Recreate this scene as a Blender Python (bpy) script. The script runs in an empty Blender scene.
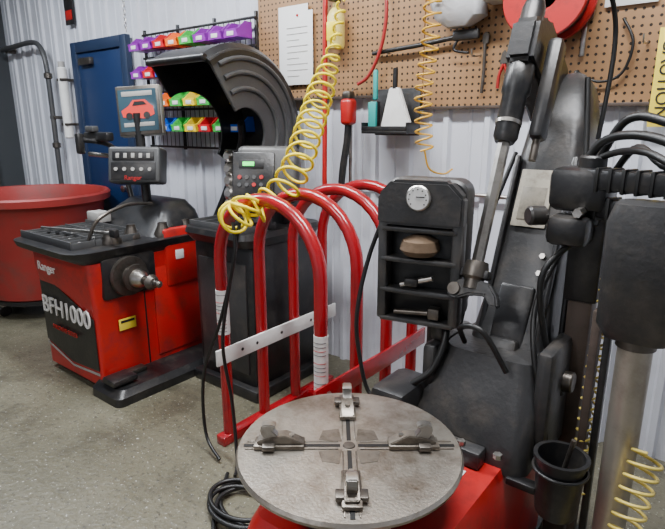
import bpy, bmesh, math, random
from mathutils import Vector, Matrix
R=math.radians
random.seed(3)
V=Vector
# ------------------------------------------------------------ materials
def mat(name,col,rough=.5,metal=0.,var=.15,scale=6.,dirt=None,damt=.5,dscale=4.,bump=0.,bscale=60.,emit=0.,coat=0.):
    m=bpy.data.materials.new(name); m.use_nodes=True
    nt=m.node_tree; n=nt.nodes; l=nt.links
    b=n['Principled BSDF']
    tc=n.new('ShaderNodeTexCoord')
    no=n.new('ShaderNodeTexNoise'); no.inputs['Scale'].default_value=scale; no.inputs['Detail'].default_value=6
    l.new(tc.outputs['Object'],no.inputs['Vector'])
    mx=n.new('ShaderNodeMix'); mx.data_type='RGBA'
    c=V(col[:3])
    mx.inputs[6].default_value=(*(c*(1-var)),1); mx.inputs[7].default_value=(*[min(1,v*(1+var)) for v in c],1)
    l.new(no.outputs['Fac'],mx.inputs[0])
    out=mx.outputs[2]
    if dirt:
        n2=n.new('ShaderNodeTexNoise'); n2.inputs['Scale'].default_value=dscale; n2.inputs['Detail'].default_value=8; n2.inputs['Roughness'].default_value=.7
        l.new(tc.outputs['Object'],n2.inputs['Vector'])
        mr=n.new('ShaderNodeMapRange'); mr.inputs[1].default_value=.48; mr.inputs[2].default_value=.72; mr.inputs[4].default_value=damt
        l.new(n2.outputs['Fac'],mr.inputs[0])
        m2=n.new('ShaderNodeMix'); m2.data_type='RGBA'; m2.inputs[7].default_value=(*dirt,1)
        l.new(mr.outputs[0],m2.inputs[0]); l.new(out,m2.inputs[6]); out=m2.outputs[2]
    l.new(out,b.inputs['Base Color'])
    b.inputs['Roughness'].default_value=rough; b.inputs['Metallic'].default_value=metal
    if coat: b.inputs['Coat Weight'].default_value=coat; b.inputs['Coat Roughness'].default_value=.1
    if bump:
        n3=n.new('ShaderNodeTexNoise'); n3.inputs['Scale'].default_value=bscale; n3.inputs['Detail'].default_value=4
        l.new(tc.outputs['Object'],n3.inputs['Vector'])
        bp=n.new('ShaderNodeBump'); bp.inputs['Strength'].default_value=bump; bp.inputs['Distance'].default_value=.004
        l.new(n3.outputs['Fac'],bp.inputs['Height']); l.new(bp.outputs[0],b.inputs['Normal'])
    if emit:
        b.inputs['Emission Color'].default_value=(*c,1); b.inputs['Emission Strength'].default_value=emit
    return m
RED=mat('red_paint',(.42,.010,.010),.36,0,.15,dirt=(.08,.02,.016),damt=.75,dscale=6,coat=.15)
CAGE=mat('cage_red_paint',(.31,.004,.010),.25,0,.1,coat=.5,dirt=(.10,.008,.010),damt=.6,dscale=12)
TUBR=mat('tub_red_plastic',(.27,.022,.018),.55,0,.15,dirt=(.13,.05,.04),damt=.7,dscale=5)
BLK=mat('black_plastic',(.010,.010,.011),.36,0,.3,bump=.2,dirt=(.042,.037,.032),damt=.85,dscale=9)
BLK2=mat('black_rubber',(.006,.006,.006),.42,0,.2)
DGR=mat('dark_gray_casting',(.028,.028,.029),.40,0,.25,dirt=(.075,.064,.054),damt=.85,dscale=7,bump=.3)
GRY=mat('gray_plastic',(.048,.049,.051),.42,0,.15,dirt=(.09,.085,.075),damt=.5,bump=.2)
LGR=mat('light_gray',(.34,.33,.31),.5,0,.1,dirt=(.15,.13,.11),damt=.5)
STL=mat('steel',(.48,.46,.43),.32,1.,.15,dirt=(.16,.13,.10),damt=.7,dscale=12)
DST=mat('dark_steel',(.14,.125,.11),.4,.9,.25,dirt=(.05,.04,.03),damt=.8,dscale=14)
TBL=mat('turntable_steel',(.42,.385,.335),.36,.88,.35,scale=14,dirt=(.13,.085,.052),damt=.95,dscale=5,bump=.25,bscale=120)
TSL=mat('turntable_rail_steel',(.22,.195,.165),.38,.85,.3,scale=30,dirt=(.06,.045,.03),damt=.9,dscale=18)
RST=mat('grimy_brown_steel',(.085,.062,.05),.5,.4,.3,dirt=(.025,.018,.014),damt=.8)
WHT=mat('white_paint',(.72,.72,.70),.5,0,.05,dirt=(.38,.35,.32),damt=.5)
PAP=mat('paper_white',(.72,.72,.71),.7,0,.05)
YEL=mat('yellow_hose',(.88,.70,.004),.35,0,.08)
YOR=mat('orange_yellow_hose',(.62,.34,.02),.35,0,.1)
PYL=mat('pale_yellow_hose',(.60,.47,.10),.4,0,.1)
LBL=mat('label_cream',(.42,.38,.30),.6,0,.2,dirt=(.12,.10,.08),damt=.8,dscale=20)
LBL2=mat('label_beige',(.25,.22,.17),.5,0,.3,dirt=(.08,.07,.05),damt=.8,dscale=25)
YLB=mat('label_yellow',(.8,.62,.05),.5)
BLU=mat('door_blue_paint',(.006,.022,.075),.4,0,.1)
BLF=mat('door_frame_paint',(.012,.025,.06),.45)
TEAL=mat('teal_plastic',(.02,.30,.28),.4)
SCR=mat('screen_dark',(.03,.06,.08),.15,0,.3,emit=.4)
SCRR=mat('screen_red',(.6,.03,.02),.3,0,.1,emit=.5)
GRN=mat('display_green',(.05,.8,.12),.3,emit=2.0)
BEI=mat('monitor_beige',(.32,.31,.28),.5)
TXT=mat('decal_white',(.80,.79,.77),.5)
WALL=mat('corrugated_white_metal',(.60,.62,.68),.36,0,.07,scale=1.3,dirt=(.42,.42,.45),damt=.6,dscale=1.7)
WGR=mat('garage_door_gray',(.045,.05,.055),.5,0,.1)
CEIL=mat('ceiling_white',(.70,.70,.70),.7)
def pegmat():
    m=bpy.data.materials.new('pegboard_brown'); m.use_nodes=True; nt=m.node_tree;n=nt.nodes;l=nt.links;b=n['Principled BSDF']
    tc=n.new('ShaderNodeTexCoord'); sp=n.new('ShaderNodeSeparateXYZ'); l.new(tc.outputs['Object'],sp.inputs[0])
    def M(op,a,bv=None):
        x=n.new('ShaderNodeMath');x.operation=op
        for i,q in enumerate((a,bv)):
            if q is None: continue
            if isinstance(q,(int,float)): x.inputs[i].default_value=q
            else: l.new(q,x.inputs[i])
        return x.outputs[0]
    fx=M('SUBTRACT',M('FRACT',M('MULTIPLY',sp.outputs[0],30.)),.5)
    fz=M('SUBTRACT',M('FRACT',M('MULTIPLY',sp.outputs[2],30.)),.5)
    d=M('SQRT',M('ADD',M('MULTIPLY',fx,fx),M('MULTIPLY',fz,fz)))
    h=M('LESS_THAN',d,.19)
    no=n.new('ShaderNodeTexNoise');no.inputs['Scale'].default_value=2.5;no.inputs['Detail'].default_value=8;l.new(tc.outputs['Object'],no.inputs['Vector'])
    mx=n.new('ShaderNodeMix');mx.data_type='RGBA';mx.inputs[6].default_value=(.25,.135,.06,1);mx.inputs[7].default_value=(.43,.25,.125,1);l.new(no.outputs['Fac'],mx.inputs[0])
    m2=n.new('ShaderNodeMix');m2.data_type='RGBA';m2.inputs[7].default_value=(.02,.012,.007,1);l.new(h,m2.inputs[0]);l.new(mx.outputs[2],m2.inputs[6])
    l.new(m2.outputs[2],b.inputs['Base Color']);b.inputs['Roughness'].default_value=.5
    return m
PEG=pegmat()
def floormat():
    m=bpy.data.materials.new('stained_concrete'); m.use_nodes=True; nt=m.node_tree;n=nt.nodes;l=nt.links;b=n['Principled BSDF']
    tc=n.new('ShaderNodeTexCoord')
    def noise(s,d=8,r=.6):
        x=n.new('ShaderNodeTexNoise');x.inputs['Scale'].default_value=s;x.inputs['Detail'].default_value=d;x.inputs['Roughness'].default_value=r;l.new(tc.outputs['Object'],x.inputs['Vector']);return x.outputs['Fac']
    def mr(f,a,c):
        x=n.new('ShaderNodeMapRange');x.inputs[1].default_value=a;x.inputs[2].default_value=c;l.new(f,x.inputs[0]);return x.outputs[0]
    def mix(f,a,c):
        x=n.new('ShaderNodeMix');x.data_type='RGBA';l.new(f,x.inputs[0])
        for i,q in ((6,a),(7,c)):
            if isinstance(q,tuple): x.inputs[i].default_value=(*q,1)
            else: l.new(q,x.inputs[i])
        return x.outputs[2]
    c=mix(mr(noise(1.6,10,.7),.35,.65),(.100,.092,.060),(.160,.148,.102))
    c=mix(mr(noise(3.5,10,.75),.50,.70),c,(.062,.055,.038))
    c=mix(mr(noise(45,4,.7),.56,.64),c,(.064,.059,.045))
    c=mix(mr(noise(70,3,.6),.65,.68),c,(.44,.43,.38))
    l.new(c,b.inputs['Base Color'])
    rr=n.new('ShaderNodeMapRange');rr.inputs[3].default_value=.20;rr.inputs[4].default_value=.55;l.new(noise(3),rr.inputs[0]);l.new(rr.outputs[0],b.inputs['Roughness'])
    bp=n.new('ShaderNodeBump');bp.inputs['Strength'].default_value=.6;bp.inputs['Distance'].default_value=.008;l.new(noise(35),bp.inputs['Height']);l.new(bp.outputs[0],b.inputs['Normal'])
    return m
FLR=floormat()
# ------------------------------------------------------------ mesh builders
def bm_box(c,s,bev=0.,seg=2):
    bm=bmesh.new(); bmesh.ops.create_cube(bm,size=1)
    for v in bm.verts: v.co=V((v.co.x*s[0],v.co.y*s[1],v.co.z*s[2]))
    if bev>0: bmesh.ops.bevel(bm,geom=bm.edges[:],offset=min(bev,min(s)*.45),segments=seg,affect='EDGES',profile=.5)
    bmesh.ops.translate(bm,verts=bm.verts,vec=V(c)); return bm
def frame(d):
    d=d.normalized(); a=V((0,0,1)) if abs(d.z)<.9 else V((1,0,0))
    u=d.cross(a).normalized(); return u,d.cross(u).normalized()
def rings(bm,rs,closed=False,cap=True):
    R_=[[bm.verts.new(p) for p in r] for r in rs]
    k=len(R_[0]); n=len(R_)
    for i in range(n if closed else n-1):
        A=R_[i];B=R_[(i+1)%n]
        for j in range(k): bm.faces.new((A[j],A[(j+1)%k],B[(j+1)%k],B[j]))
    if cap and not closed:
        bm.faces.new(list(reversed(R_[0]))); bm.faces.new(R_[-1])
    bmesh.ops.recalc_face_normals(bm,faces=bm.faces); return bm
def bm_cyl(p1,p2,r1,r2=None,seg=24,bev=0.):
    p1=V(p1);p2=V(p2); r2=r1 if r2 is None else r2; u,v=frame(p2-p1); d=(p2-p1).normalized()
    def rg(p,r): return [p+u*(r*math.cos(2*math.pi*i/seg))+v*(r*math.sin(2*math.pi*i/seg)) for i in range(seg)]
    if bev>0: rs=[rg(p1,r1-bev),rg(p1+d*bev,r1),rg(p2-d*bev,r2),rg(p2,r2-bev)]
    else: rs=[rg(p1,r1),rg(p2,r2)]
    return rings(bmesh.new(),rs)
def cr(pts,n=8,closed=False):
    P=[V(p) for p in pts]; out=[]; N=len(P)
    for i in range(N if closed else N-1):
        if closed: p0,p1,p2,p3=P[i-1],P[i],P[(i+1)%N],P[(i+2)%N]
        else: p0=P[max(i-1,0)];p1=P[i];p2=P[i+1];p3=P[min(i+2,N-1)]
        for k in range(n):
            t=k/n
            out.append(.5*((2*p1)+(p2-p0)*t+(2*p0-5*p1+4*p2-p3)*t*t+(3*p1-p0-3*p2+p3)*t**3))
    if not closed: out.append(P[-1])
    return out
def pframes(P,closed=False):
    n=len(P); T=[]
    for i in range(n):
        a=P[i-1] if (i>0 or closed) else P[i]; b=P[(i+1)%n] if (i<n-1 or closed) else P[i]
        T.append((b-a).normalized())
    u,_=frame(T[0]); F=[]
    for t in T:
        u=(u-t*u.dot(t)).normalized(); F.append((u,t.cross(u)))
    return F
def bm_tube(pts,r,seg=10,closed=False):
    P=[V(p) for p in pts]; F=pframes(P,closed); rs=[]
    for i,p in enumerate(P):
        rr=r[i] if isinstance(r,(list,tuple)) else r
        u,v=F[i]; rs.append([p+u*(rr*math.cos(2*math.pi*k/seg))+v*(rr*math.sin(2*math.pi*k/seg)) for k in range(seg)])
    return rings(bmesh.new(),rs,closed)
def helix(path,turns,rad,per=14,w=None):
    P=cr(path,20); L=[0]
    for i in range(1,len(P)): L.append(L[-1]+(P[i]-P[i-1]).length)
    F=pframes(P); N=int(turns*per); out=[]
    for k in range(N+1):
        s=k/N
        if w: s=w(s)
        d=s*L[-1]; i=0
        while i<len(P)-2 and L[i+1]<d: i+=1
        t=(d-L[i])/max(1e-6,L[i+1]-L[i]); p=P[i].lerp(P[i+1],t); u,v=F[i]
        a=2*math.pi*k/per; rr=rad if not callable(rad) else rad(s)
        out.append(p+u*(rr*math.cos(a))+v*(rr*math.sin(a)))
    return out
def bm_lathe(prof,c,axis=(0,0,1),seg=36):
    d=V(axis).normalized(); u,v=frame(d); c=V(c)
    rs=[[c+d*z+u*(max(r,1e-4)*math.cos(2*math.pi*i/seg))+v*(max(r,1e-4)*math.sin(2*math.pi*i/seg)) for i in range(seg)] for r,z in prof]
    return rings(bmesh.new(),rs)
def bm_prism(p2,o,u,v,th,bev=0.):
    o=V(o);u=V(u).normalized();v=V(v).normalized();w=u.cross(v)
    bm=rings(bmesh.new(),[[o+u*a+v*b for a,b in p2],[o+u*a+v*b+w*th for a,b in p2]])
    if bev>0: bmesh.ops.bevel(bm,geom=bm.edges[:],offset=bev,segments=2,affect='EDGES')
    return bm
def rrect(hx,y0,y1,r,z,x0=0.,k=4):
    out=[]
    for cx,cy,a0 in ((x0+hx-r,y1-r,0),(x0-hx+r,y1-r,90),(x0-hx+r,y0+r,180),(x0+hx-r,y0+r,270)):
        for i in range(k+1):
            a=R(a0+90*i/k); out.append(V((cx+r*math.cos(a),cy+r*math.sin(a),z)))
    return out
COL=bpy.context.scene.collection
class G:
    def __init__(s,name,loc=(0,0,0)):
        s.e=bpy.data.objects.new(name,None); COL.objects.link(s.e); s.e.location=loc; s.e.empty_display_size=.1
        s.loc=V(loc); s.M=Matrix.Identity(4)
    def add(s,name,bm,m,ang=35,flat=False):
        bmesh.ops.transform(bm,matrix=Matrix.Translation(-s.loc)@s.M,verts=bm.verts)
        me=bpy.data.meshes.new(name); bm.to_mesh(me); bm.free()
        me.materials.append(m)
        if not flat:
            for p in me.polygons: p.use_smooth=True
            me.set_sharp_from_angle(angle=R(ang))
        o=bpy.data.objects.new(name,me); COL.objects.link(o); o.parent=s.e; return o
    def box(s,name,c,sz,m,bev=.006,seg=2): return s.add(name,bm_box(c,sz,bev,seg),m)
    def bx(s,name,x0,x1,y0,y1,z0,z1,m,bev=.006): return s.box(name,((x0+x1)/2,(y0+y1)/2,(z0+z1)/2),(x1-x0,y1-y0,z1-z0),m,bev)
    def cyl(s,name,p1,p2,r,m,r2=None,seg=24,bev=0.): return s.add(name,bm_cyl(p1,p2,r,r2,seg,bev),m)
    def tube(s,name,pts,r,m,n=8,seg=10,closed=False): return s.add(name,bm_tube(cr(pts,n,closed) if n else pts,r,seg,closed),m,60)
    def lathe(s,name,prof,c,m,axis=(0,0,1),seg=36): return s.add(name,bm_lathe(prof,c,axis,seg),m)
    def prism(s,name,p2,o,u,v,th,m,bev=0.): return s.add(name,bm_prism(p2,o,u,v,th,bev),m)
    def text(s,name,body,size,M,m,ext=.001):
        cu=bpy.data.curves.new(name,'FONT'); cu.body=body; cu.size=size; cu.extrude=ext; cu.align_x='CENTER'; cu.align_y='CENTER'
        t=bpy.data.objects.new('tmp',cu); COL.objects.link(t); bpy.context.view_layer.update()
        me=bpy.data.meshes.new_from_object(t.evaluated_get(bpy.context.evaluated_depsgraph_get())); bpy.data.objects.remove(t)
        me.transform(Matrix.Translation(-s.loc)@s.M@M); me.materials.clear(); me.materials.append(m)
        o=bpy.data.objects.new(name,me); COL.objects.link(o); o.parent=s.e; return o
def join_bm(lst):
    out=bmesh.new()
    for b in lst:
        me=bpy.data.meshes.new('t'); b.to_mesh(me); b.free(); out.from_mesh(me); bpy.data.meshes.remove(me)
    return out
def single(name,bm,m,loc=(0,0,0)):
    bmesh.ops.translate(bm,verts=bm.verts,vec=-V(loc)); me=bpy.data.meshes.new(name); bm.to_mesh(me); bm.free(); me.materials.append(m)
    o=bpy.data.objects.new(name,me); COL.objects.link(o); o.location=loc; return o
T=Matrix.Translation
def RZ(a): return Matrix.Rotation(R(a),4,'Z')
def RX(a): return Matrix.Rotation(R(a),4,'X')
FRONT=RX(90)      # text in XY -> facing -Y
# ------------------------------------------------------------ room
X0,X1,Y0,Y1,H=-6.6,2.8,-3.0,2.75,3.3
single('floor',bm_box(((X0+X1)/2,(Y0+Y1)/2,-.05),(X1-X0+.2,Y1-Y0+.2,.1)),FLR)
single('ceiling',bm_box(((X0+X1)/2,(Y0+Y1)/2,H+.05),(X1-X0+.2,Y1-Y0+.2,.1)),CEIL)
prof=[]; x=X0
while x<X1-.2:
    prof+=[(x,Y1),(x+.065,Y1),(x+.07,Y1-.006),(x+.085,Y1-.006),(x+.09,Y1),(x+.15,Y1),(x+.162,Y1-.022),(x+.19,Y1-.022),(x+.202,Y1)]; x+=.23
prof+=[(X1,Y1),(X1,Y1+.1),(X0,Y1+.1)]
single('wall_back',bm_prism(prof,(0,0,0),(1,0,0),(0,1,0),H),WALL)
single('wall_left',bm_box((X0-.05,(Y0+Y1)/2,H/2),(.1,Y1-Y0,H)),WGR)
single('wall_right',bm_box((X1+.05,(Y0+Y1)/2,H/2),(.1,Y1-Y0,H)),WALL)
single('wall_front',bm_box(((X0+X1)/2,Y0-.05,H/2),(X1-X0,.1,H)),WALL)
g=G('garage_door',(X0+.03,1,0))
for i in range(5): g.bx('panel_%d'%i,X0+.01,X0+.05,-1.6,2.35,.02+i*.52,.52+i*.52,WGR,.01)
g.bx('track',X0+.01,X0+.09,2.38,2.46,0,2.9,DST,.004)
# blue door
g=G('door_1',(-4.70,Y1-.04,0))
g.bx('leaf',-5.02,-4.31,2.69,2.722,.01,2.17,BLU,.004)
g.bx('frame_left',-5.11,-5.02,2.67,2.722,0,2.26,BLF,.004)
g.bx('frame_right',-4.31,-4.22,2.67,2.722,0,2.26,BLF,.004)
g.bx('frame_top',-5.02,-4.31,2.67,2.722,2.17,2.26,BLF,.004)
g.cyl('knob',(-4.40,2.69,1.0),(-4.40,2.63,1.0),.03,STL)
g.bx('closer',-4.96,-4.76,2.65,2.69,2.06,2.12,DST)
# pegboards
def board(name,x0,x1,z0,z1):
    g=G(name,((x0+x1)/2,2.70,z0)); g.bx('board',x0,x1,2.70,2.712,z0,z1,PEG,.002)
    g.bx('batten_top',x0,x1,2.712,2.724,z1-.06,z1,BEI,.001); g.bx('batten_low',x0,x1,2.712,2.724,z0+.02,z0+.06,BEI,.001)
    g.bx('edge_strip',x0,x1,2.694,2.70,z0-.004,z0+.012,RST,.001)
board('pegboard',-2.72,-1.5,1.70,2.92)
board('pegboard',-1.495,.9,1.63,2.92)
# ------------------------------------------------------------ bin rack
g=G('parts_bin_rack',(-3.35,2.66,1.4))
for xx in (-3.97,-3.55,-3.14,-2.73): g.bx('upright',xx-.01,xx+.01,2.68,2.70,1.36,2.26,BLK,.002)
for zz in (1.38,1.51,1.66,1.79,1.92,2.05,2.22): g.bx('rail',-3.98,-2.72,2.665,2.68,zz-.008,zz+.008,BLK,.002)
for i in range(24):
    xx=-3.96+i*.052; g.cyl('wire',(xx,2.672,1.38),(xx,2.672,2.22),.003,BLK,seg=6)
BC={'p':(.25,.015,.36),'r':(.6,.01,.02),'o':(.9,.15,.01),'y':(.85,.6,.02),'g':(.04,.45,.06),'b':(.01,.10,.6)}
BM={k:mat('bin_'+k,c,.35,0,.05) for k,c in BC.items()}
rows=[(2.09,'pprogppp'),(1.89,'prboygpb'),(1.68,'rbogygry'),(1.50,'prbgyrgb')]
for zr,cs in rows:
    for i,ch in enumerate(cs):
        xc=-3.89+i*.155
        w=.064
        side=[(0,0),(.0,.10),(-.06,.10),(-.12,.052),(-.14,.045),(-.12,0)]
        bs=[]
        for sx in (-w,w-.006): bs.append(bm_prism([(a,b) for a,b in side],(xc+sx,2.66,zr),(0,1,0),(0,0,1),.006))
        bs.append(bm_box((xc,2.60,zr+.003),(2*w,.12,.006)))
        bs.append(bm_box((xc,2.657,zr+.050),(2*w,.006,.10)))
        bs.append(bm_box((xc,2.533,zr+.025),(2*w,.008,.050)))
        g.add('bin',join_bm(bs),BM[ch])
        g.bx('card',xc-.03,xc+.03,2.525,2.529,zr+.010,zr+.036,PAP,.001)
        g.box('contents',(xc,2.60,zr+.030),(.10,.09,.04),WHT if i%3==0 else DST,.008)
# ------------------------------------------------------------ red tub on casters
cx,cy=-4.80,2.05
g=G('round_plastic_tub',(cx,cy,0))
g.lathe('shell',[(.0,.16),(.42,.16),(.45,.18),(.545,.90),(.56,.92),(.60,.94),(.605,.99),(.59,1.005),(.565,1.0),(.535,.92),(.43,.22),(0,.20)],(cx,cy,0),TUBR,seg=56)
for i in range(5):
    a=R(i*72+200); px,py=cx+.36*math.cos(a),cy+.36*math.sin(a)
    g.cyl('caster_wheel',(px-.02,py,.05),(px+.02,py,.05),.05,BLK2,bev=.008)
    g.bx('caster_fork',px-.03,px+.03,py-.03,py+.03,.085,.162,STL,.008)
g.lathe('dolly_ring',[(.36,.13),(.44,.13),(.44,.165),(.36,.165)],(cx,cy,0),BLK)
# ------------------------------------------------------------ wheel balancer (red)
g=G('wheel_balancer',(-3.2,1.85,0))
g.add('base',rings(bmesh.new(),[rrect(.31,1.50,2.28,.03,0.,-3.19),rrect(.31,1.50,2.28,.03,.06,-3.19)]),BLK)
g.add('foot_platform',rings(bmesh.new(),[rrect(.15,1.42,2.36,.04,0.,-2.78),rrect(.15,1.42,2.36,.04,.05,-2.78),rrect(.13,1.46,2.32,.04,.085,-2.79)]),BLK)
g.box('pedal',(-2.76,1.52,.115),(.13,.16,.04),BLK,.015); g.box('pedal_arm',(-2.82,1.62,.10),(.06,.2,.03),DST,.008)
g.add('cabinet',rings(bmesh.new(),[rrect(.325,1.47,2.30,.03,.04,-3.195),rrect(.325,1.47,2.30,.03,.55,-3.195),rrect(.34,1.45,2.30,.03,.70,-3.195),rrect(.34,1.45,2.30,.03,.79,-3.195)]),RED)
g.bx('side_panel',-2.872,-2.855,1.86,2.26,.12,.70,RED,.008)
g.bx('side_seam',-2.872,-2.868,1.79,1.80,.08,.70,BLK2,.001)
g.bx('upper_head',-3.1,-2.84,1.95,2.30,.55,.92,RED,.02)
g.bx('spindle_housing',-2.92,-2.84,1.52,1.88,.56,.82,BLK,.03)
g.lathe('hub_flange',[(.0,0),(.115,0),(.12,.012),(.115,.03),(.06,.035),(.05,.07),(.08,.075),(.08,.095),(.03,.1),(.02,.11),(.02,.31),(.012,.32),(0,.32)],(-2.84,1.68,.69),DST,axis=(1,0,0))
g.lathe('centering_cone',[(.02,0),(.055,0),(.05,.03),(.028,.07),(.02,.07)],(-2.74,1.68,.69),STL,axis=(1,0,0))
g.lathe('quick_nut',[(.02,0),(.04,0),(.045,.015),(.03,.045),(.02,.05)],(-2.62,1.68,.69),DST,axis=(1,0,0))
g.prism('decal_band',[(-.31,.20),(.0,.12),(.31,.14),(.31,.46),(.12,.52),(-.31,.66)],(-3.195,1.468,0),(1,0,0),(0,0,1),.004,BLK)
g.prism('decal_stripe',[(-.31,.17),(.0,.09),(.31,.11),(.31,.125),(.0,.105),(-.31,.185)],(-3.195,1.467,0),(1,0,0),(0,0,1),.003,LGR)
g.text('decal_text','BFH1000',.155,T((-3.185,1.450,.45))@FRONT,TXT,.004)
g.text('decal_logo','Ranger',.08,T((-3.36,1.450,.70))@FRONT,TXT,.003)
g.text('decal_small','MACHINE SERIES',.04,T((-3.22,1.450,.32))@FRONT,RED,.003)
g.bx('warning_label',-2.855,-2.850,1.60,1.71,.36,.43,YLB,.001)
g.bx('warning_text_bar',-2.850,-2.848,1.61,1.70,.405,.42,BLK,.0005)
g.bx('white_label',-2.840,-2.836,2.02,2.08,.72,.78,PAP,.001)
g.add('tray_body',rings(bmesh.new(),[rrect(.35,1.43,2.30,.06,.79,-3.21),rrect(.39,1.36,2.32,.12,.83,-3.22),rrect(.40,1.35,2.33,.12,.865,-3.22),rrect(.385,1.365,2.315,.11,.87,-3.22)]),BLK)
bs=[]
for j in range(3):
    yy=1.42+j*.14
    bs.append(bm_box((-3.26,yy,.89),(.62,.008,.05),.002))
    for i in range(9): bs.append(bm_box((-3.565+i*.077,yy+.07,.885),(.007,.135,.045),.002))
bs.append(bm_box((-3.26,1.84,.895),(.62,.008,.06),.002))
g.add('tray_dividers',join_bm(bs),GRY)
bs=[]
for j in range(3):
    for i in range(8):
        for k in range(3):
            bs.append(bm_box((-3.527+i*.077+random.uniform(-.015,.015),1.49+j*.14+random.uniform(-.03,.03),.881+k*.006),(.035,.014,.012),.003))
g.add('wheel_weights',join_bm(bs),LGR)
g.add('tray_riser',rings(bmesh.new(),[rrect(.35,1.90,2.31,.08,.865,-3.21),rrect(.33,1.96,2.30,.08,.93,-3.21),rrect(.30,2.02,2.29,.06,1.0,-3.22),rrect(.22,2.10,2.28,.05,1.06,-3.24)]),BLK)
for i,(xx,yy,rr) in enumerate([(-2.95,1.66,.06),(-2.99,1.82,.05),(-2.90,1.98,.055),(-2.90,2.15,.05)]):
    g.lathe('cone_%d'%i,[(.0,0),(rr,0),(rr,.02),(rr*.55,.07),(rr*.5,.09),(0,.09)],(xx,yy,.868),DST)
g.tube('caliper_arm',[(-3.0,1.55,.90),(-2.96,1.60,1.02),(-2.98,1.80,1.08),(-3.02,2.0,1.06)],.011,DST)
g.cyl('gauge_rod',(-3.46,1.50,.93),(-2.84,1.62,.95),.010,STL)
g.box('rod_knob',(-2.84,1.62,.95),(.06,.035,.05),BLK,.01)
g.box('white_parts_carton',(-3.50,1.90,.945),(.14,.10,.07),LGR,.008)
g.cyl('console_post',(-3.22,2.10,1.0),(-3.25,2.10,1.62),.03,BLK)
g.M=T((-3.17,2.02,1.29))@RZ(34)@RX(-12)
g.box('console',(0,0,0),(.34,.14,.23),GRY,.02,3)
g.box('console_keypad',(0,-.072,-.04),(.29,.006,.11),BLK,.003)
g.box('console_display',(0,-.074,.055),(.27,.008,.055),BLK,.003)
for i in range(5): g.cyl('button_%d'%i,(-.11+i*.055,-.072,-.03),(-.11+i*.055,-.082,-.03),.012,LGR,seg=12)
for i in range(5): g.box('digit_%d'%i,(-.10+i*.05,-.079,.055),(.022,.003,.03),LGR,.001)
g.text('console_text','Ranger',.04,T((0,-.077,-.085))@FRONT,RED)
g.M=T((-3.25,2.12,1.635))@RZ(36)@RX(-8)@Matrix.Rotation(R(-4),4,'Y')
g.box('monitor_shell',(0,0.02,0),(.29,.07,.32),BEI,.012,3)
g.box('monitor_bezel',(0,-.018,0),(.28,.012,.31),DST,.004)
g.box('monitor_screen',(0,-.026,.0),(.25,.004,.265),SCR,.001)
g.prism('screen_car',[(-.10,-.04),(-.11,.0),(-.06,.03),(-.03,.065),(.05,.065),(.08,.035),(.10,.02),(.105,-.03),(.05,-.055)],(0,-.028,.0),(1,0,0),(0,0,1),.002,SCRR)
g.prism('screen_car_window',[(-.035,.028),(-.02,.055),(.04,.055),(.06,.032)],(0,-.031,.0),(1,0,0),(0,0,1),.001,BLK2)
g.box('screen_strip',(0,-.029,.105),(.20,.002,.03),LGR,.0005)
g.box('screen_strip_low',(0,-.029,-.09),(.20,.002,.025),LGR,.0005)
for xx in (-.06,.055): g.cyl('screen_wheel',(xx,-.0285,-.035),(xx,-.032,-.035),.022,BLK,seg=16)
g.M=Matrix.Identity(4)
g.tube('side_arm',[(-3.46,2.15,.95),(-3.54,2.15,1.2),(-3.56,2.08,1.40),(-3.60,1.90,1.45)],.018,BLK)
g.box('side_arm_handle',(-3.58,2.0,1.47),(.30,.06,.06),BLK,.015)
g.box('side_arm_grip',(-3.74,1.95,1.42),(.05,.05,.14),BLK,.012)
g.cyl('side_arm_rod',(-3.72,2.0,1.35),(-3.34,2.1,1.33),.016,STL)
g.box('side_arm_cap',(-3.62,1.98,1.52),(.10,.05,.04),GRY,.01)
g.tube('hood_arm',[(-3.0,2.28,.6),(-2.90,2.46,1.0),(-2.72,2.50,1.4),(-2.62,2.42,1.56)],.026,BLK)
yc,zc=2.21,1.50
def hood(g,x0,x1,a0,a1,rr,th,yc,zc):
    N=30; secs=[]
    for i in range(N+1):
        a=R(a0+(a1-a0)*i/N); c,s=math.cos(a),math.sin(a)
        secs.append([V((xx,yc+r_*c,zc+r_*s)) for xx,r_ in ((x0,rr-.01),(x0+.03,rr+.015),(x1-.04,rr+.015),(x1,rr-.025),(x1,rr-th-.03),(x1-.03,rr-th),(x0,rr-th))])
    g.add('hood_shell',rings(bmesh.new(),secs),BLK)
    def sector(q,qi,b1):
        return [(rr*q*math.cos(R(a0+(b1-a0)*i/N)),rr*q*math.sin(R(a0+(b1-a0)*i/N))) for i in range(N+1)]+[(rr*qi*math.cos(R(b1+(a0-b1)*i/20)),rr*qi*math.sin(R(b1+(a0-b1)*i/20))) for i in range(21)]
    g.prism('hood_side',sector(.97,.30,a1),(x1-.02,yc,zc),(0,1,0),(0,0,1),.016,GRY,.003)
    g.prism('hood_far_side',sector(.97,.52,a1),(x0+.002,yc,zc),(0,1,0),(0,0,1),.016,BLK,.003)
    for q in (.52,.70,.86):
        P=[V((x1,yc+rr*q*math.cos(R(a0+6+(a1-a0-12)*i/18)),zc+rr*q*math.sin(R(a0+6+(a1-a0-12)*i/18)))) for i in range(19)]
        g.add('hood_rib',bm_tube(P,.014,8),GRY,60)
    a=R(a1); c,s=math.cos(a),math.sin(a)
    g.cyl('hood_lip',(x0,yc+rr*c,zc+rr*s),(x1-.02,yc+rr*c,zc+rr*s),.022,BLK,bev=.006)
hood(g,-2.86,-2.34,-34,124,.47,.025,yc,zc)
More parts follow.
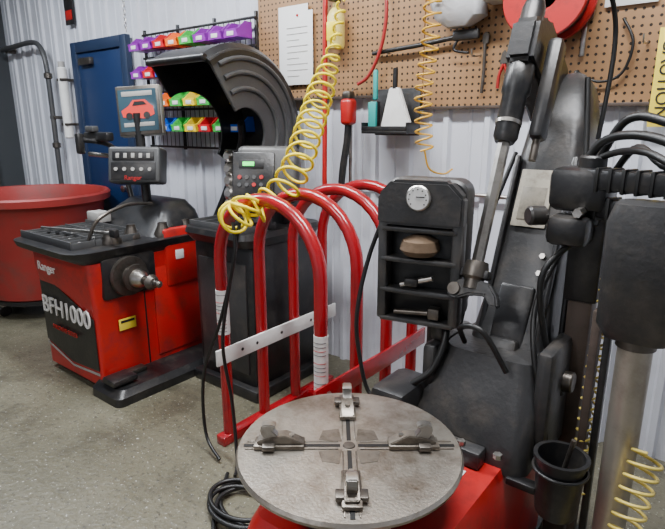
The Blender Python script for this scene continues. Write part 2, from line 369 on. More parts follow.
# ------------------------------------------------------------ second balancer (dark)
g=G('wheel_balancer',(-2.35,2.2,0))
g.bx('cabinet',-2.60,-2.10,1.98,2.52,.06,.90,BLK,.03)
g.bx('cabinet_door',-2.55,-2.15,1.968,1.985,.14,.80,DGR,.008)
g.bx('base',-2.62,-2.06,1.94,2.56,0,.07,BLK,.01)
g.add('weight_tray',rings(bmesh.new(),[rrect(.25,1.94,2.54,.06,.90,-2.34),rrect(.28,1.90,2.56,.08,.95,-2.34),rrect(.27,1.91,2.55,.07,.98,-2.34)]),BLK)
bs=[]
for i in range(6): bs.append(bm_box((-2.57+i*.09,2.07,.995),(.008,.24,.04),.002))
bs.append(bm_box((-2.35,1.95,.995),(.46,.008,.04),.002)); bs.append(bm_box((-2.35,2.19,.995),(.46,.008,.04),.002))
g.add('tray_dividers',join_bm(bs),GRY)
g.bx('cone_rack',-2.62,-2.38,2.27,2.29,.97,1.40,BLK,.004)
for j in range(5):
    for i in range(2):
        g.lathe('adapter_cone',[(0,0),(.050-.003*j,0),(.050-.003*j,.012),(.02,.045),(0,.045)],(-2.57+i*.12,2.27,1.06+.075*j),STL,axis=(.3,-1,.1),seg=20)
g.bx('rear_column',-2.30,-2.16,2.30,2.46,.97,1.36,BLK,.02)
g.cyl('console_post',(-2.14,2.14,.97),(-2.14,2.14,1.25),.03,BLK)
g.M=T((-2.10,2.05,1.28))@RZ(36)@RX(-18)
g.box('console_shell',(.05,.04,.02),(.33,.16,.29),GRY,.035,3)
g.box('console_face',(-.02,-.045,0),(.22,.02,.24),BLK,.008)
g.box('console_display',(-.03,-.057,.055),(.13,.004,.045),BLK2,.001)
g.box('console_digits',(-.045,-.060,.055),(.06,.003,.022),GRN,.001)
for j in range(2):
    for i in range(4): g.cyl('key',(-.09+i*.038,-.054,-.015-.04*j),(-.09+i*.038,-.062,-.015-.04*j),.011,GRY if (i+j)%3 else RED,seg=12)
g.M=Matrix.Identity(4)
# ------------------------------------------------------------ tire inflation cage
xl,xr=-1.91,-1.31; xm=(xl+xr)/2
g=G('tire_inflation_cage',(xm,1.98,0))
for i,yy in enumerate((1.60,1.85,2.10,2.35)):
    P=[V((xl,yy,.03)),V((xl,yy,.35)),V((xl,yy,.65))]
    for k in range(17):
        a=R(180-180*k/16); P.append(V((xm+.30*math.cos(a),yy,.945+.30*math.sin(a))))
    P+= [V((xr,yy,.65)),V((xr,yy,.35)),V((xr,yy,.03))]
    g.add('hoop_%d'%i,bm_tube(P,.029,16),CAGE,60)
g.bx('side_bar_white',xl+.024,xl+.036,1.52,2.43,.44,.52,WHT,.003)
g.bx('side_bar_red',xr+.024,xr+.038,1.52,2.43,.42,.51,CAGE,.003)
g.bx('floor_rail_left',xl-.03,xl+.03,1.54,2.42,0,.05,CAGE,.005)
g.bx('floor_rail_right',xr-.03,xr+.03,1.54,2.42,0,.05,CAGE,.005)
for yy in (1.75,2.2): g.bx('cross_rail',xl,xr,yy-.03,yy+.03,.005,.045,CAGE,.004)
for yy in (1.68,1.78,1.96,2.20,2.28): g.cyl('bar_hole',(xl+.023,yy,.48),(xl+.038,yy,.48),.008,BLK,seg=12)
g.cyl('bar_bolt',(xr+.01,1.60,.465),(xr+.045,1.60,.465),.014,STL,seg=6)
for nm,xx,za,zb in (('sticker_left',xl,.58,.80),('sticker_right',xr,.44,.72)):
    g.cyl(nm,(xx,1.60,za),(xx,1.60,zb),.0305,WHT)
    n=int((zb-za)/.018)
    for k in range(1,n):
        z_=za+k*.018
        P=[V((xx+.0307*math.cos(R(t)),1.60+.0307*math.sin(R(t)),z_)) for t in range(-120,-10,12)]
        if k%5: g.add('sticker_line',bm_tube(P,.0016,5),GRY if k%3 else RED)
# ------------------------------------------------------------ tire changer
g=G('tire_changer',(-.76,1.3,0))
g.add('cabinet',rings(bmesh.new(),[rrect(.27,.82,1.92,.04,.04,-.74),rrect(.27,.82,1.92,.04,.36,-.74),rrect(.25,.86,1.90,.05,.47,-.74),rrect(.24,.88,1.88,.05,.50,-.74)]),RED)
g.bx('plinth',-1.02,-.46,.80,1.95,0,.05,BLK,.008)
g.text('cabinet_text','RANGER',.09,T((-.76,.815,.30))@FRONT,TXT)
g.bx('side_label',-.469,-.464,1.05,1.22,.26,.38,PAP,.001)
g.bx('side_label_yellow',-.469,-.464,1.30,1.38,.28,.36,YLB,.001)
g.bx('top_label',-.66,-.58,1.36,1.42,.500,.502,PAP,.0005)
for i in range(3):
    g.bx('pedal_%d'%i,-.98+i*.17,-.87+i*.17,.62,.82,.06,.085,DST,.006)
tc=V((-.792,1.089,.032))
g.lathe('gearbox',[(.0,.46),(.16,.46),(.14,.56),(.08,.60),(.08,.625),(0,.625)],tc,BLK)
g.M=T(tc)@RZ(38)
g.lathe('turntable',[(0,.622),(.292,.622),(.312,.626),(.315,.636),(.309,.645),(.06,.645),(0,.645)],(0,0,0),TBL,seg=72)
g.lathe('turntable_underside',[(0,.600),(.20,.600),(.29,.620),(.29,.6225),(0,.6225)],(0,0,0),DST,seg=72)
bs=[]
for k in range(4):
    a=90*k
    for sgn in (-1,1):
        b=bm_box((.16,sgn*.018,.6465),(.26,.004,.003),.001)
        bmesh.ops.transform(b,matrix=RZ(a),verts=b.verts); bs.append(b)
    b=bm_prism([(.020,.020),(.085,.028),(.075,.075),(.028,.085)],(0,0,.6452),(1,0,0),(0,1,0),.001)
    bmesh.ops.transform(b,matrix=RZ(a),verts=b.verts); bs.append(b)
g.add('slot_rails',join_bm(bs),TSL)
bs=[]
for k in range(4):
    b=bm_box((.16,0,.6457),(.27,.012,.0015)); bmesh.ops.transform(b,matrix=RZ(90*k),verts=b.verts); bs.append(b)
g.add('slots',join_bm(bs),BLK2)
g.lathe('center_cap',[(0,.645),(.018,.645),(.016,.648),(0,.649)],(0,0,0),DST)
Mb=g.M.copy()
for k,rad in enumerate((.180,.20,.195,.20)):
    g.M=Mb@RZ(90*k)@T((rad,0,.646))
    g.box('jaw_slide_%d'%k,(0,0,.007),(.14,.050,.012),TSL,.003)
    g.prism('jaw_wedge_%d'%k,[(-.070,0),(.060,0),(.060,.010),(.02,.022),(-.02,.026),(-.06,.006)],(0,.018,.013),(1,0,0),(0,0,1),.036,TSL,.002)
    g.prism('jaw_claw_%d'%k,[(-.010,0),(.04,0),(.052,.022),(.048,.042),(.026,.046),(.006,.040),(.018,.028),(.008,.014)],(0,.014,.026),(1,0,0),(0,0,1),.028,STL,.003)
    g.box('jaw_tooth_%d'%k,(.028,0,.012),(.035,.080,.014),DST,.003)
    g.cyl('jaw_bolt_%d'%k,(-.035,0,.024),(-.035,0,.036),.008,STL,seg=6)
g.M=Matrix.Identity(4)
# tower base
g.add('tower_base',rings(bmesh.new(),[rrect(.21,1.50,1.97,.05,.48,-.64),rrect(.21,1.50,1.97,.05,.58,-.64),rrect(.185,1.56,1.96,.06,.70,-.62),rrect(.16,1.60,1.92,.06,.82,-.61)]),DGR)
g.bx('hinge_lug_left',-.83,-.78,1.56,1.88,.6,.82,DGR,.02)
g.bx('hinge_lug_right',-.45,-.40,1.58,1.90,.5,.88,DGR,.02)
g.cyl('hinge_pin',(-.86,1.74,.74),(-.37,1.74,.74),.035,DST,bev=.005)
g.box('base_cover',(-.88,1.52,.60),(.14,.22,.17),BLK,.03)
g.box('base_flange',(-.70,1.47,.53),(.30,.06,.06),DGR,.01)
for q in (-.80,-.62,-.50): g.cyl('flange_bolt',(q,1.46,.56),(q,1.46,.575),.014,STL,seg=6)
TM=T((-.6,1.72,.5))@RX(-22)
g.M=TM
secs=[(.06,.150,-.12,.13,.04),(.25,.138,-.12,.13,.04),(.5,.118,-.10,.13,.035),(.75,.113,-.09,.15,.035),(.92,.113,-.09,.18,.04),(1.08,.108,-.08,.19,.05),(1.2,.095,-.06,.18,.06),(1.29,.075,-.03,.14,.05),(1.33,.04,.0,.09,.03)]
g.add('column',rings(bmesh.new(),[rrect(h,a,b,r,z) for z,h,a,b,r in secs]),DGR,40)
g.box('column_ridge_l',(-.098,-.098,.60),(.02,.03,.75),BLK,.008); g.box('column_ridge_r',(.098,-.098,.60),(.02,.03,.75),BLK,.008)
g.box('column_recess',(.0,-.103,.36),(.12,.03,.30),BLK,.012)
g.box('ram_body',(.0,-.13,.22),(.10,.05,.20),DGR,.015)
for q in (.56,.62): g.cyl('column_bolt',(.06,-.10,q),(.06,-.115,q),.010,STL,seg=6)
g.M=TM@T((-.015,-.101,.82))@RX(-2)
g.box('label_plate',(0,0,0),(.12,.006,.21),LBL,.004)
g.box('label_window',(0,-.004,-.02),(.085,.003,.12),LBL2,.001)
g.M=TM
g.prism('swing_arm',[(-.38,1.20),(-.38,1.34),(-.26,1.40),(.02,1.36),(.06,1.15),(-.02,1.12),(-.22,1.18)],(-.115,0,0),(0,1,0),(0,0,1),.09,BLK,.015)
sx,sy=-.075,-.32
g.lathe('shaft_housing',[(0,.94),(.03,.94),(.040,.96),(.040,1.10),(.046,1.11),(.046,1.20),(.040,1.21),(.038,1.40),(.030,1.43),(.0,1.44)],(sx,sy,0),BLK)
g.lathe('top_knob',[(0,1.43),(.02,1.43),(.02,1.47),(.04,1.475),(.042,1.52),(.03,1.535),(0,1.54)],(sx,sy,0),BLK)
g.cyl('shaft_collar_ring',(sx,sy,1.0),(sx,sy,1.012),.043,STL)
g.cyl('hex_shaft',(sx,sy,.50),(sx,sy,1.0),.020,STL,seg=6)
g.box('lock_cylinder',(sx+.085,sy+.05,1.14),(.05,.07,.34),BLK,.018)
g.cyl('lock_rod',(sx+.085,sy+.05,.9),(sx+.085,sy+.05,1.0),.012,DST)
g.lathe('head_collar',[(.0,.54),(.035,.54),(.04,.52),(.04,.49),(.03,.48),(.03,.45),(0,.45)],(sx,sy,0),DST)
g.prism('mount_head',[(-.07,-.02),(-.05,.015),(.0,.03),(.06,.02),(.09,-.015),(.10,-.05),(.075,-.05),(.05,-.02),(.0,-.025),(-.04,-.045),(-.075,-.04)],(sx,sy+.02,.455),(1,0,0),(0,0,1),.04,BLK,.006)
g.cyl('head_roller',(sx-.05,sy-.03,.44),(sx-.05,sy+.03,.44),.02,DST)
g.box('head_bracket',(sx-.01,sy+.005,.50),(.12,.045,.03),BLK,.008)
g.M=Matrix.Identity(4)
g.tube('column_hose',[(-.50,2.02,1.70),(-.46,1.95,1.4),(-.45,1.86,1.1),(-.44,1.8,.8)],.010,BLK2)
g.tube('column_hose_2',[(-.62,1.78,1.95),(-.50,1.95,2.02),(-.45,2.10,1.85),(-.46,2.08,1.5)],.008,BLK2)
g.tube('column_hose_3',[(-.72,2.02,1.45),(-.76,1.90,1.2),(-.77,1.80,1.0),(-.74,1.66,.86)],.008,BLK2)
g.tube('column_hose_4',[(-.70,1.62,.84),(-.68,1.54,.92),(-.60,1.52,.93),(-.53,1.56,.80)],.009,BLK2)
g.tube('column_hose_5',[(-.47,1.80,1.15),(-.50,1.70,1.0),(-.47,1.62,.86),(-.42,1.60,.70),(-.40,1.62,.52)],.009,BLK2)
g.lathe('lube_pot',[(0,.42),(.055,.42),(.06,.43),(.07,.60),(.078,.605),(.078,.615),(.066,.615),(.056,.45),(0,.445)],(-.33,1.51,0),BLK)
g.tube('lube_pot_ring',[(-.33+.074*math.cos(R(a)),1.51+.074*math.sin(R(a)),.57) for a in range(0,360,30)],.006,BLK,closed=True,n=3)
g.bx('lube_bracket',-.48,-.39,1.49,1.53,.46,.485,BLK,.004)
g.cyl('lube_brush',(-.34,1.52,.46),(-.30,1.50,.68),.007,DST,seg=8)
# inflator gauge box on post
g=G('air_inflator_gauge_box',(-.855,1.66,.8))
g.M=T((-.875,1.64,1.125))@RZ(12)
w,h=.145,.25
out=rrect(w,-h,h,.05,0,k=5)
g.add('back_shell',rings(bmesh.new(),[[V((p.x,.07,p.y)) for p in out],[V((p.x,-.02,p.y)) for p in out],[V((p.x*.96,-.03,p.y*.97)) for p in out]]),DGR)
g.box('side_l',(-w+.018,-.05,-.06),(.036,.07,.36),DGR,.012); g.box('side_r',(w-.018,-.05,-.06),(.036,.07,.36),DGR,.012)
g.prism('gauge_head',[(-w,.10),(-w,.20),(-w+.05,.25),(w-.05,.25),(w,.20),(w,.10)],(0,-.028,0),(1,0,0),(0,0,1),.064,DGR,.01)
for zz in (-.235,-.13,-.02,.085): g.box('shelf',(0,-.05,zz),(2*w-.03,.075,.016),DGR,.005)
g.box('cavity_back',(0,-.028,-.07),(2*w-.06,.01,.33),BLK2,.001)
g.cyl('gauge_ring',(0.0,-.09,.195),(0.0,-.108,.195),.042,STL,bev=.004)
g.cyl('gauge_dial',(0.0,-.105,.195),(0.0,-.110,.195),.036,PAP)
g.box('gauge_needle',(0.009,-.111,.200),(.028,.002,.003),BLK,.0005)
for k in range(9):
    a=R(-40+k*32.5); g.box('gauge_tick',(.029*math.cos(a),-.1103,.195+.029*math.sin(a)),(.004,.002,.004),BLK,.0002)
g.add('rag',bm_lathe([(0,-.03),(.05,-.03),(.068,-.01),(.06,.02),(.025,.038),(0,.04)],(0.0,-.06,.03)),mat('dirty_rag',(.11,.07,.04),.9,0,.4,bump=.8,bscale=30))
g.cyl('air_chuck',(-.06,-.07,-.11),(.05,-.07,-.075),.010,STL); g.box('chuck_grip',(-.02,-.075,-.095),(.05,.03,.03),BLK,.008)
g.cyl('small_tool',(-.08,-.07,-.21),(.04,-.07,-.20),.01,DST); g.box('valve_box',(.06,-.06,-.20),(.04,.04,.04),DST,.006)
g.M=Matrix.Identity(4)
g.tube('post',[(-.87,1.72,.74),(-.87,1.72,.9)],.022,BLK,n=1)
g.tube('black_hose',[(-.98,1.58,1.30),(-1.04,1.54,1.1),(-1.06,1.5,.9),(-1.05,1.5,.75),(-1.0,1.5,.6),(-.9,1.50,.62)],.008,BLK2)
g.tube('regulator_hose',[(-.80,1.66,.92),(-.76,1.6,.85),(-.78,1.55,.74),(-.84,1.52,.68)],.012,BLK2)
g.box('regulator',(-.80,1.63,.86),(.05,.05,.08),BLK,.015)
# ------------------------------------------------------------ bead assist arm
g=G('bead_assist_arm',(-.28,1.75,0))
g.bx('base_plate',-.45,-.06,1.56,1.98,0,.06,BLK,.01)
g.bx('post',-.43,-.355,1.79,1.87,.05,1.22,RST,.008)
g.bx('post_sleeve',-.445,-.34,1.775,1.885,1.0,1.40,BLK,.012)
g.box('pivot_block',(-.42,1.78,1.36),(.17,.14,.13),BLK,.025)
g.cyl('pivot_pin',(-.40,1.78,1.25),(-.40,1.78,1.46),.04,BLK,bev=.006)
g.box('clamp_block',(-.43,1.72,1.24),(.12,.10,.09),BLK,.02)
g.cyl('clamp_knob',(-.50,1.70,1.28),(-.54,1.66,1.28),.03,BLK,bev=.006)
g.cyl('clamp_bolt',(-.40,1.72,1.30),(-.40,1.66,1.30),.014,STL,seg=6)
for k,(dz,dy) in enumerate(((0,0),(-.085,.02))):
    p1=V((-.40,1.75+dy,1.39+dz)); p2=V((-.02,1.60+dy,1.40+dz)); d=(p2-p1).normalized()
    g.M=T((p1+p2)/2)@RZ(math.degrees(math.atan2(d.y,d.x)))
    g.box('link_arm_%d'%k,(0,0,0),(.42,.055,.06),BLK,.012)
    for i in range(9): g.box('arm_rib',(-.16+i*.04,-.0,.0),(.012,.064,.07),BLK2,.004)
    g.M=Matrix.Identity(4)
g.add('cylinder_cover',rings(bmesh.new(),[rrect(.08,1.56,1.70,.04,.98,-.20),rrect(.10,1.54,1.72,.045,1.02,-.20),rrect(.105,1.54,1.72,.045,1.30,-.20),rrect(.09,1.55,1.71,.04,1.35,-.20)]),DGR)
g.cyl('pneumatic_cylinder',(-.20,1.63,.10),(-.20,1.63,.99),.045,mat('aluminum_tube',(.46,.42,.36),.38,.7,.1,dirt=(.2,.16,.12),damt=.7),seg=28)
g.cyl('cylinder_end',(-.20,1.63,.05),(-.20,1.63,.16),.055,BLK,bev=.006)
g.cyl('cylinder_collar',(-.20,1.63,.95),(-.20,1.63,.99),.052,DST)
g.bx('side_rail',-.325,-.30,1.66,1.70,.06,1.02,RST,.004)
g.bx('side_rail_2',-.285,-.265,1.64,1.67,.06,1.30,BLK,.004)
g.tube('cable_1',[(-.44,1.80,1.40),(-.38,1.78,1.50),(-.26,1.70,1.52),(-.12,1.62,1.47),(0,1.6,1.38)],.013,BLK2)
g.tube('cable_2',[(-.42,1.84,1.38),(-.33,1.80,1.56),(-.20,1.74,1.55),(-.05,1.66,1.50),(.05,1.6,1.40)],.013,BLK2)
g.tube('cable_3',[(-.40,1.86,1.30),(-.30,1.80,1.48),(-.20,1.70,1.44),(-.10,1.60,1.45),(.02,1.56,1.42)],.011,BLK2)
g.tube('cable_4',[(-.42,1.72,1.20),(-.48,1.66,1.1),(-.46,1.68,.9),(-.40,1.72,.7)],.010,BLK2)
g.tube('cable_6',[(-.44,1.80,1.42),(-.34,1.74,1.47),(-.24,1.62,1.48),(-.14,1.54,1.44),(-.02,1.52,1.40)],.010,BLK2)
g.add('air_coil',bm_tube(helix([(-.30,1.72,1.25),(-.305,1.72,1.05),(-.31,1.70,.8),(-.31,1.68,.55),(-.29,1.66,.42)],24,.022,12),.004,6),PYL,60)
g.add('air_coil_low',bm_tube(helix([(-.125,1.60,.66),(-.14,1.54,.52),(-.15,1.49,.40),(-.19,1.46,.30),(-.25,1.46,.24)],13,.040,18),.0050,8),PYL,60)
# ------------------------------------------------------------ hoses
g=G('coiled_air_hose',(-1.8,2.0,1.2))
path=[(-1.93,2.55,2.18),(-1.90,2.44,1.93),(-1.85,2.275,1.72),(-1.73,2.02,1.50),(-1.65,1.84,1.35),(-1.64,1.70,1.24),(-1.69,1.60,1.20)]
g.add('coil',bm_tube(helix(path,19,lambda s:.024+.042*min(1,max(0,(s-.12)/.25)),18,lambda s:s**1.08),.0074,8),YEL,60)
g.add('coil_heap',bm_tube(helix([(-1.68,1.57,1.24),(-1.67,1.54,1.20),(-1.70,1.52,1.17),(-1.74,1.54,1.18)],5,.060,18),.0075,8),YEL,60)
g.tube('lead',[(-1.93,2.57,2.20),(-1.92,2.60,2.3),(-1.90,2.60,2.36),(-1.84,2.62,2.30)],.0072,YEL)
g.tube('tail',[(-1.72,1.52,1.15),(-1.70,1.5,1.0),(-1.80,1.49,.7),(-1.93,1.48,.4),(-1.93,1.47,.1),(-1.80,1.44,.02)],.008,BLK2)
g.tube('tail_2',[(-1.70,1.54,1.15),(-1.73,1.5,.9),(-1.78,1.48,.6),(-1.76,1.50,.3),(-1.70,1.46,.05),(-1.65,1.40,.02)],.008,BLK2)
g=G('air_hose_on_floor',(-1.55,1.3,0))
P=[]
for k in range(70):
    a=k/70*2*math.pi*4.2; rr_=.14+.04*math.sin(k*.45); P.append((-1.50+rr_*math.cos(a)*1.1+.001*k,1.30+rr_*math.sin(a)*.8,.012+.0006*k))
g.tube('loops',P,.010,BLK2,n=3)
g.tube('lead',[(-1.70,1.40,.012),(-1.5,1.15,.012),(-1.30,1.05,.012),(-1.15,1.1,.012)],.009,BLK2)
g=G('coiled_air_hose',(-1.33,2.5,1.8))
g.add('coil',bm_tube(helix([(-1.37,2.52,2.36),(-1.35,2.5,2.0),(-1.38,2.5,1.7),(-1.36,2.5,1.42)],18,.042,14),.0052,6),YOR,60)
g.tube('tail',[(-1.36,2.5,1.42),(-1.34,2.52,1.33),(-1.30,2.6,1.30),(-1.29,2.68,1.32)],.005,YOR)
g=G('red_air_hose',(-1.8,2.66,1.9))
g.tube('loop',[(-1.86,2.66,2.34),(-1.76,2.65,2.30),(-1.70,2.64,2.18),(-1.72,2.64,1.98),(-1.80,2.64,1.82),(-1.88,2.64,1.77)],.010,mat('dark_red_hose',(.28,.015,.015),.4))
# ------------------------------------------------------------ wall-hung things
g=G('red_pry_pole',(-2.15,2.6,1.2))
g.cyl('rod',(-2.13,2.66,2.32),(-2.11,2.62,1.08),.015,RED); g.cyl('tip',(-2.11,2.62,1.08),(-2.11,2.62,1.03),.020,BLK)
g=G('impact_wrench',(-1.93,2.6,1.5))
g.box('body',(-1.93,2.62,1.62),(.08,.08,.15),RED,.025,3); g.box('nose',(-1.93,2.62,1.71),(.06,.06,.05),DST,.015)
g.tube('handle',[(-1.93,2.62,1.55),(-1.94,2.62,1.45),(-1.96,2.61,1.30),(-1.97,2.6,1.14)],.022,BLK)
g.tube('hook',[(-1.93,2.64,1.72),(-1.93,2.67,1.745),(-1.93,2.69,1.745)],.005,STL)
g=G('yellow_spray_bottle',(-2.03,2.62,2.1))
g.lathe('bottle',[(0,0),(.045,0),(.05,.02),(.05,.17),(.035,.20),(.018,.22),(.018,.24),(0,.24)],(-2.03,2.63,1.97),mat('bottle_yellow',(.70,.58,.16),.4))
g.box('trigger_head',(-2.03,2.61,2.235),(.035,.10,.04),BLK,.01); g.box('bottle_label',(-2.03,2.585,2.06),(.06,.012,.10),YEL,.004)
g.tube('hook',[(-2.03,2.65,2.2),(-2.03,2.69,2.24)],.006,STL,n=1)
g=G('hanging_papers',(-2.36,2.68,1.9))
for i,(xx,zz) in enumerate(((-2.40,2.03),(-2.36,1.99))): g.bx('sheet_%d'%i,xx-.12,xx+.12,2.678-.004*i,2.680-.004*i,zz-.20,zz+.22,PAP,.0005)
for k in range(9): g.bx('printed_line',-2.45,-2.28 if k%3 else -2.35,2.6715,2.6735,1.84+k*.035,1.844+k*.035,LGR,.0003)
g.cyl('pin',(-2.36,2.67,2.19),(-2.36,2.69,2.19),.008,RED)
g=G('wall_tool_tray',(-1.62,2.64,1.55))
g.bx('shelf',-1.79,-1.50,2.55,2.69,1.500,1.515,BLK,.003); g.bx('lip',-1.79,-1.50,2.55,2.556,1.515,1.54,BLK,.002)
g.bx('end_l',-1.79,-1.784,2.55,2.69,1.515,1.56,BLK,.001); g.bx('end_r',-1.506,-1.50,2.55,2.69,1.515,1.56,BLK,.001)
g.bx('back_plate',-1.79,-1.50,2.685,2.691,1.49,1.74,DGR,.002)
g=G('dustpan',(-1.62,2.62,1.6))
g.prism('pan',[(-.085,-.12),(.09,-.12),(.11,-.10),(.03,.10),(-.03,.10)],(-1.61,2.62,1.64),(1,0,0),(0,0,1),.03,WHT,.006)
g.cyl('handle',(-1.61,2.605,1.73),(-1.61,2.605,1.84),.014,BLK,bev=.004)
g=G('hand_brush',(-1.74,2.62,1.6))
g.box('handle',(-1.745,2.62,1.76),(.028,.022,.16),TEAL,.01); g.box('head',(-1.745,2.62,1.60),(.05,.035,.15),BLK,.008)
g.box('bristles',(-1.745,2.595,1.60),(.05,.02,.14),TEAL,.004)
g=G('long_black_lance',(-1.5,2.65,1.95))
g.tube('rod',[(-1.80,2.67,1.93),(-1.65,2.66,1.94),(-1.5,2.66,1.95),(-1.30,2.66,1.97)],.012,BLK); g.box('grip',(-1.24,2.65,1.975),(.14,.03,.05),BLK,.012)
g.tube('trigger',[(-1.28,2.65,1.96),(-1.30,2.65,1.91),(-1.22,2.65,1.89)],.007,BLK)
for xx in (-1.7,-1.3): g.tube('hook',[(xx,2.66,1.925),(xx,2.69,1.925)],.005,STL,n=1)
g=G('plastic_bag_of_parts',(-1.27,2.62,2.1))
g.add('bag',rings(bmesh.new(),[rrect(.06,2.60,2.66,.02,2.01,-1.27),rrect(.13,2.57,2.68,.05,2.05,-1.26),rrect(.14,2.56,2.68,.05,2.13,-1.28),rrect(.09,2.59,2.68,.04,2.22,-1.27),rrect(.03,2.64,2.68,.015,2.28,-1.27)]),mat('gray_bag',(.42,.42,.43),.5,0,.4,bump=1,bscale=25))
g=G('hose_reel',(-.83,2.6,2.05))
g.lathe('rim_front',[(.10,0),(.175,0),(.18,.01),(.175,.02),(.10,.02)],(-.83,2.52,2.08),RED,axis=(0,-1,0))
g.lathe('rim_back',[(.05,0),(.175,0),(.18,.01),(.175,.02),(.05,.02)],(-.83,2.66,2.08),RED,axis=(0,-1,0))
g.lathe('hose_wound',[(.08,0),(.15,.0),(.155,.05),(.15,.11),(.08,.11)],(-.83,2.64,2.08),BLK2,axis=(0,-1,0))
g.cyl('hub',(-.83,2.68,2.08),(-.83,2.50,2.08),.07,STL,bev=.01)
g.bx('bracket',-.87,-.79,2.66,2.69,1.97,2.28,RED,.004)
g=G('wall_shelf',(-1.07,2.6,2.15))
g.bx('board',-1.13,-1.02,2.52,2.69,2.10,2.12,WHT,.003); g.box('carton',(-1.075,2.6,2.175),(.10,.14,.11),PAP,.006)
g=G('posted_notice',(-.53,2.68,2.1)); g.bx('sheet',-.63,-.43,2.682,2.686,2.03,2.24,PAP,.0005); g.cyl('pin',(-.53,2.68,2.2),(-.53,2.69,2.2),.006,RED)
g=G('wire_caliper',(-.62,2.66,1.75))
g.tube('loop',[(-.72,2.68,1.78),(-.62,2.67,1.73),(-.53,2.67,1.76),(-.50,2.67,1.88),(-.55,2.68,1.98)],.006,BLK2)
g.tube('jaw',[(-.72,2.68,1.78),(-.70,2.67,1.72),(-.62,2.67,1.70)],.007,DST)
g=G('open_end_wrench',(-.68,2.68,1.9))
g.box('handle',(-.70,2.68,1.92),(.02,.008,.16),STL,.003); g.prism('jaw',[(-.03,0),(-.035,.03),(-.012,.045),(-.01,.02),(.01,.02),(.012,.045),(.035,.03),(.03,0),(0,-.02)],(-.70,2.684,1.995),(1,0,0),(0,0,1),.008,STL,.001)
g=G('pliers',(-1.05,2.68,1.8))
g.tube('handle_a',[(-1.075,2.68,1.72),(-1.07,2.68,1.78),(-1.052,2.68,1.83)],.008,RED); g.tube('handle_b',[(-1.025,2.68,1.72),(-1.03,2.68,1.78),(-1.048,2.68,1.83)],.008,RED)
g.prism('jaws',[(-.02,0),(-.012,.05),(0,.065),(.012,.05),(.02,0)],(-1.05,2.684,1.83),(1,0,0),(0,0,1),.010,DST,.002)
for nm,xx in (('peg_hook',-1.18),('peg_hook',-1.0),('peg_hook',-.45)):
    g=G(nm,(xx,2.68,1.86)); g.tube('wire',[(xx,2.698,1.88),(xx,2.64,1.87),(xx,2.60,1.87),(xx,2.59,1.90)],.004,STL)
g=G('tire_iron',(-1.10,2.68,1.85))
g.tube('bar',[(-1.155,2.68,1.70),(-1.15,2.68,1.80),(-1.15,2.675,1.93)],.008,DST); g.prism('spoon_end',[(-.014,0),(.014,0),(.018,.04),(0,.055),(-.018,.04)],(-1.15,2.684,1.93),(1,0,0),(0,0,1),.008,DST,.002)
g=G('caution_tape_strip',(-.35,2.69,1.7)); g.bx('strip',-.41,-.33,2.684,2.688,1.54,1.93,YLB,.0005)
g.text('lettering','CAUTION',.07,T((-.37,2.682,1.73))@FRONT@RZ(-90),BLK)
g=G('wall_outlet',(-.93,2.70,1.2))
g.bx('box',-.97,-.89,2.69,2.724,1.13,1.25,LGR,.005); g.bx('plate',-.965,-.895,2.685,2.69,1.135,1.245,LGR,.002)
for zz in (1.165,1.215): g.bx('socket',-.945,-.915,2.682,2.685,zz-.015,zz+.015,DST,.001)
g=G('electrical_conduit',(-1.5,2.70,1.2))
g.cyl('pipe_run',(-1.98,2.712,1.19),(-.98,2.712,1.19),.011,STL); g.cyl('pipe_right',(-.88,2.712,1.19),(.3,2.712,1.19),.011,STL)
g.cyl('pipe_up',(-1.98,2.712,1.19),(-1.98,2.712,1.68),.011,STL)
for xx in (-1.8,-1.2,-.5): g.box('strap',(xx,2.712,1.19),(.02,.024,.05),STL,.003)
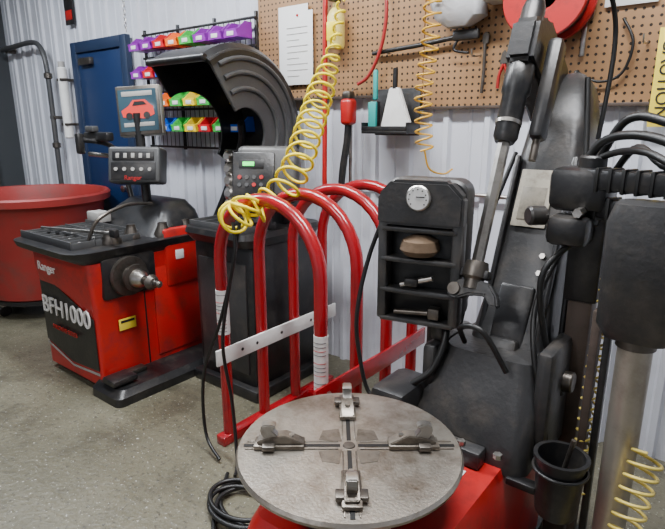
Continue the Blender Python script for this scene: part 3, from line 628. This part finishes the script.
# left wall area things
g=G('wall_air_pipe',(-5.9,2.62,1.5))
g.tube('pipe',[(-6.45,2.64,2.30),(-6.2,2.64,2.31),(-5.80,2.64,2.32),(-5.63,2.64,2.28),(-5.54,2.64,2.14),(-5.52,2.64,1.87),(-5.52,2.64,1.5),(-5.52,2.64,.4)],.024,GRY)
for q in (2.0,1.35,.9): g.lathe('fitting',[(.022,-.03),(.038,-.02),(.038,.02),(.022,.03)],(-5.52,2.64,q),DST)
g.cyl('wall_mount',(-6.35,2.64,2.30),(-6.35,2.722,2.30),.04,DST); g.bx('clamp',-5.57,-5.47,2.63,2.722,1.60,1.63,DST,.003)
g.bx('clamp_low',-5.57,-5.47,2.63,2.722,.60,.63,DST,.003)
g=G('white_hanging_tube',(-5.27,2.62,1.7))
g.cyl('tube',(-5.24,2.64,2.06),(-5.24,2.64,1.42),.042,WHT,bev=.01); g.cyl('cap',(-5.24,2.64,2.06),(-5.24,2.64,2.11),.03,LGR)
for zz in (1.55,1.95): g.bx('clamp',-5.285,-5.195,2.60,2.722,zz-.012,zz+.012,DST,.002)
g=G('wall_sign',(-5.10,2.7,2.5)); g.bx('plate',-5.19,-5.04,2.70,2.715,2.42,2.66,BLK,.002); g.bx('stripe',-5.17,-5.06,2.696,2.70,2.46,2.54,RED,.001)
g=G('hanging_chain',(-4.08,2.6,2.3))
for i in range(16):
    g.tube('link',[(-4.08+(.010*math.cos(R(a)) if i%2 else 0),2.60+(0 if i%2 else .010*math.cos(R(a))),2.72-i*.03+.02*math.sin(R(a))) for a in range(0,360,45)],.003,STL,n=2,seg=6,closed=True)
g.cyl('ceiling_hook',(-4.08,2.60,2.73),(-4.08,2.60,H),.004,STL)
# ------------------------------------------------------------ lights
def lamp(x,y,e,col=(1,.94,.85)):
    g=G('fluorescent_ceiling_light',(x,y,H)); g.bx('housing',x-.7,x+.7,y-.16,y+.16,H-.08,H,WHT,.01)
    l=bpy.data.lights.new('fluorescent_tubes','AREA'); l.shape='RECTANGLE'; l.size=1.3; l.size_y=.26; l.energy=e; l.color=col
    o=bpy.data.objects.new('fluorescent_tubes',l); COL.objects.link(o); o.parent=g.e; o.location=(0,0,-.09)
lamp(-4.4,1.2,95,(.86,.92,1.0))
lamp(-2.3,1.4,105,(.94,.97,1.0))
lamp(-.5,1.4,105,(.97,.98,1.0))
lamp(-1.5,-1.4,75,(.98,.98,1.0))
w=bpy.data.worlds.new('world'); bpy.context.scene.world=w; w.use_nodes=True
w.node_tree.nodes['Background'].inputs[0].default_value=(.6,.65,.7,1); w.node_tree.nodes['Background'].inputs[1].default_value=.3
# ------------------------------------------------------------ camera
cam=bpy.data.cameras.new('camera'); cam.sensor_width=36; cam.lens=36*542/665; cam.clip_start=.05
o=bpy.data.objects.new('camera',cam); COL.objects.link(o); o.location=(0,0,1.55)
o.rotation_euler=(R(90-14.5),0,R(38)); bpy.context.scene.camera=o
print('done')
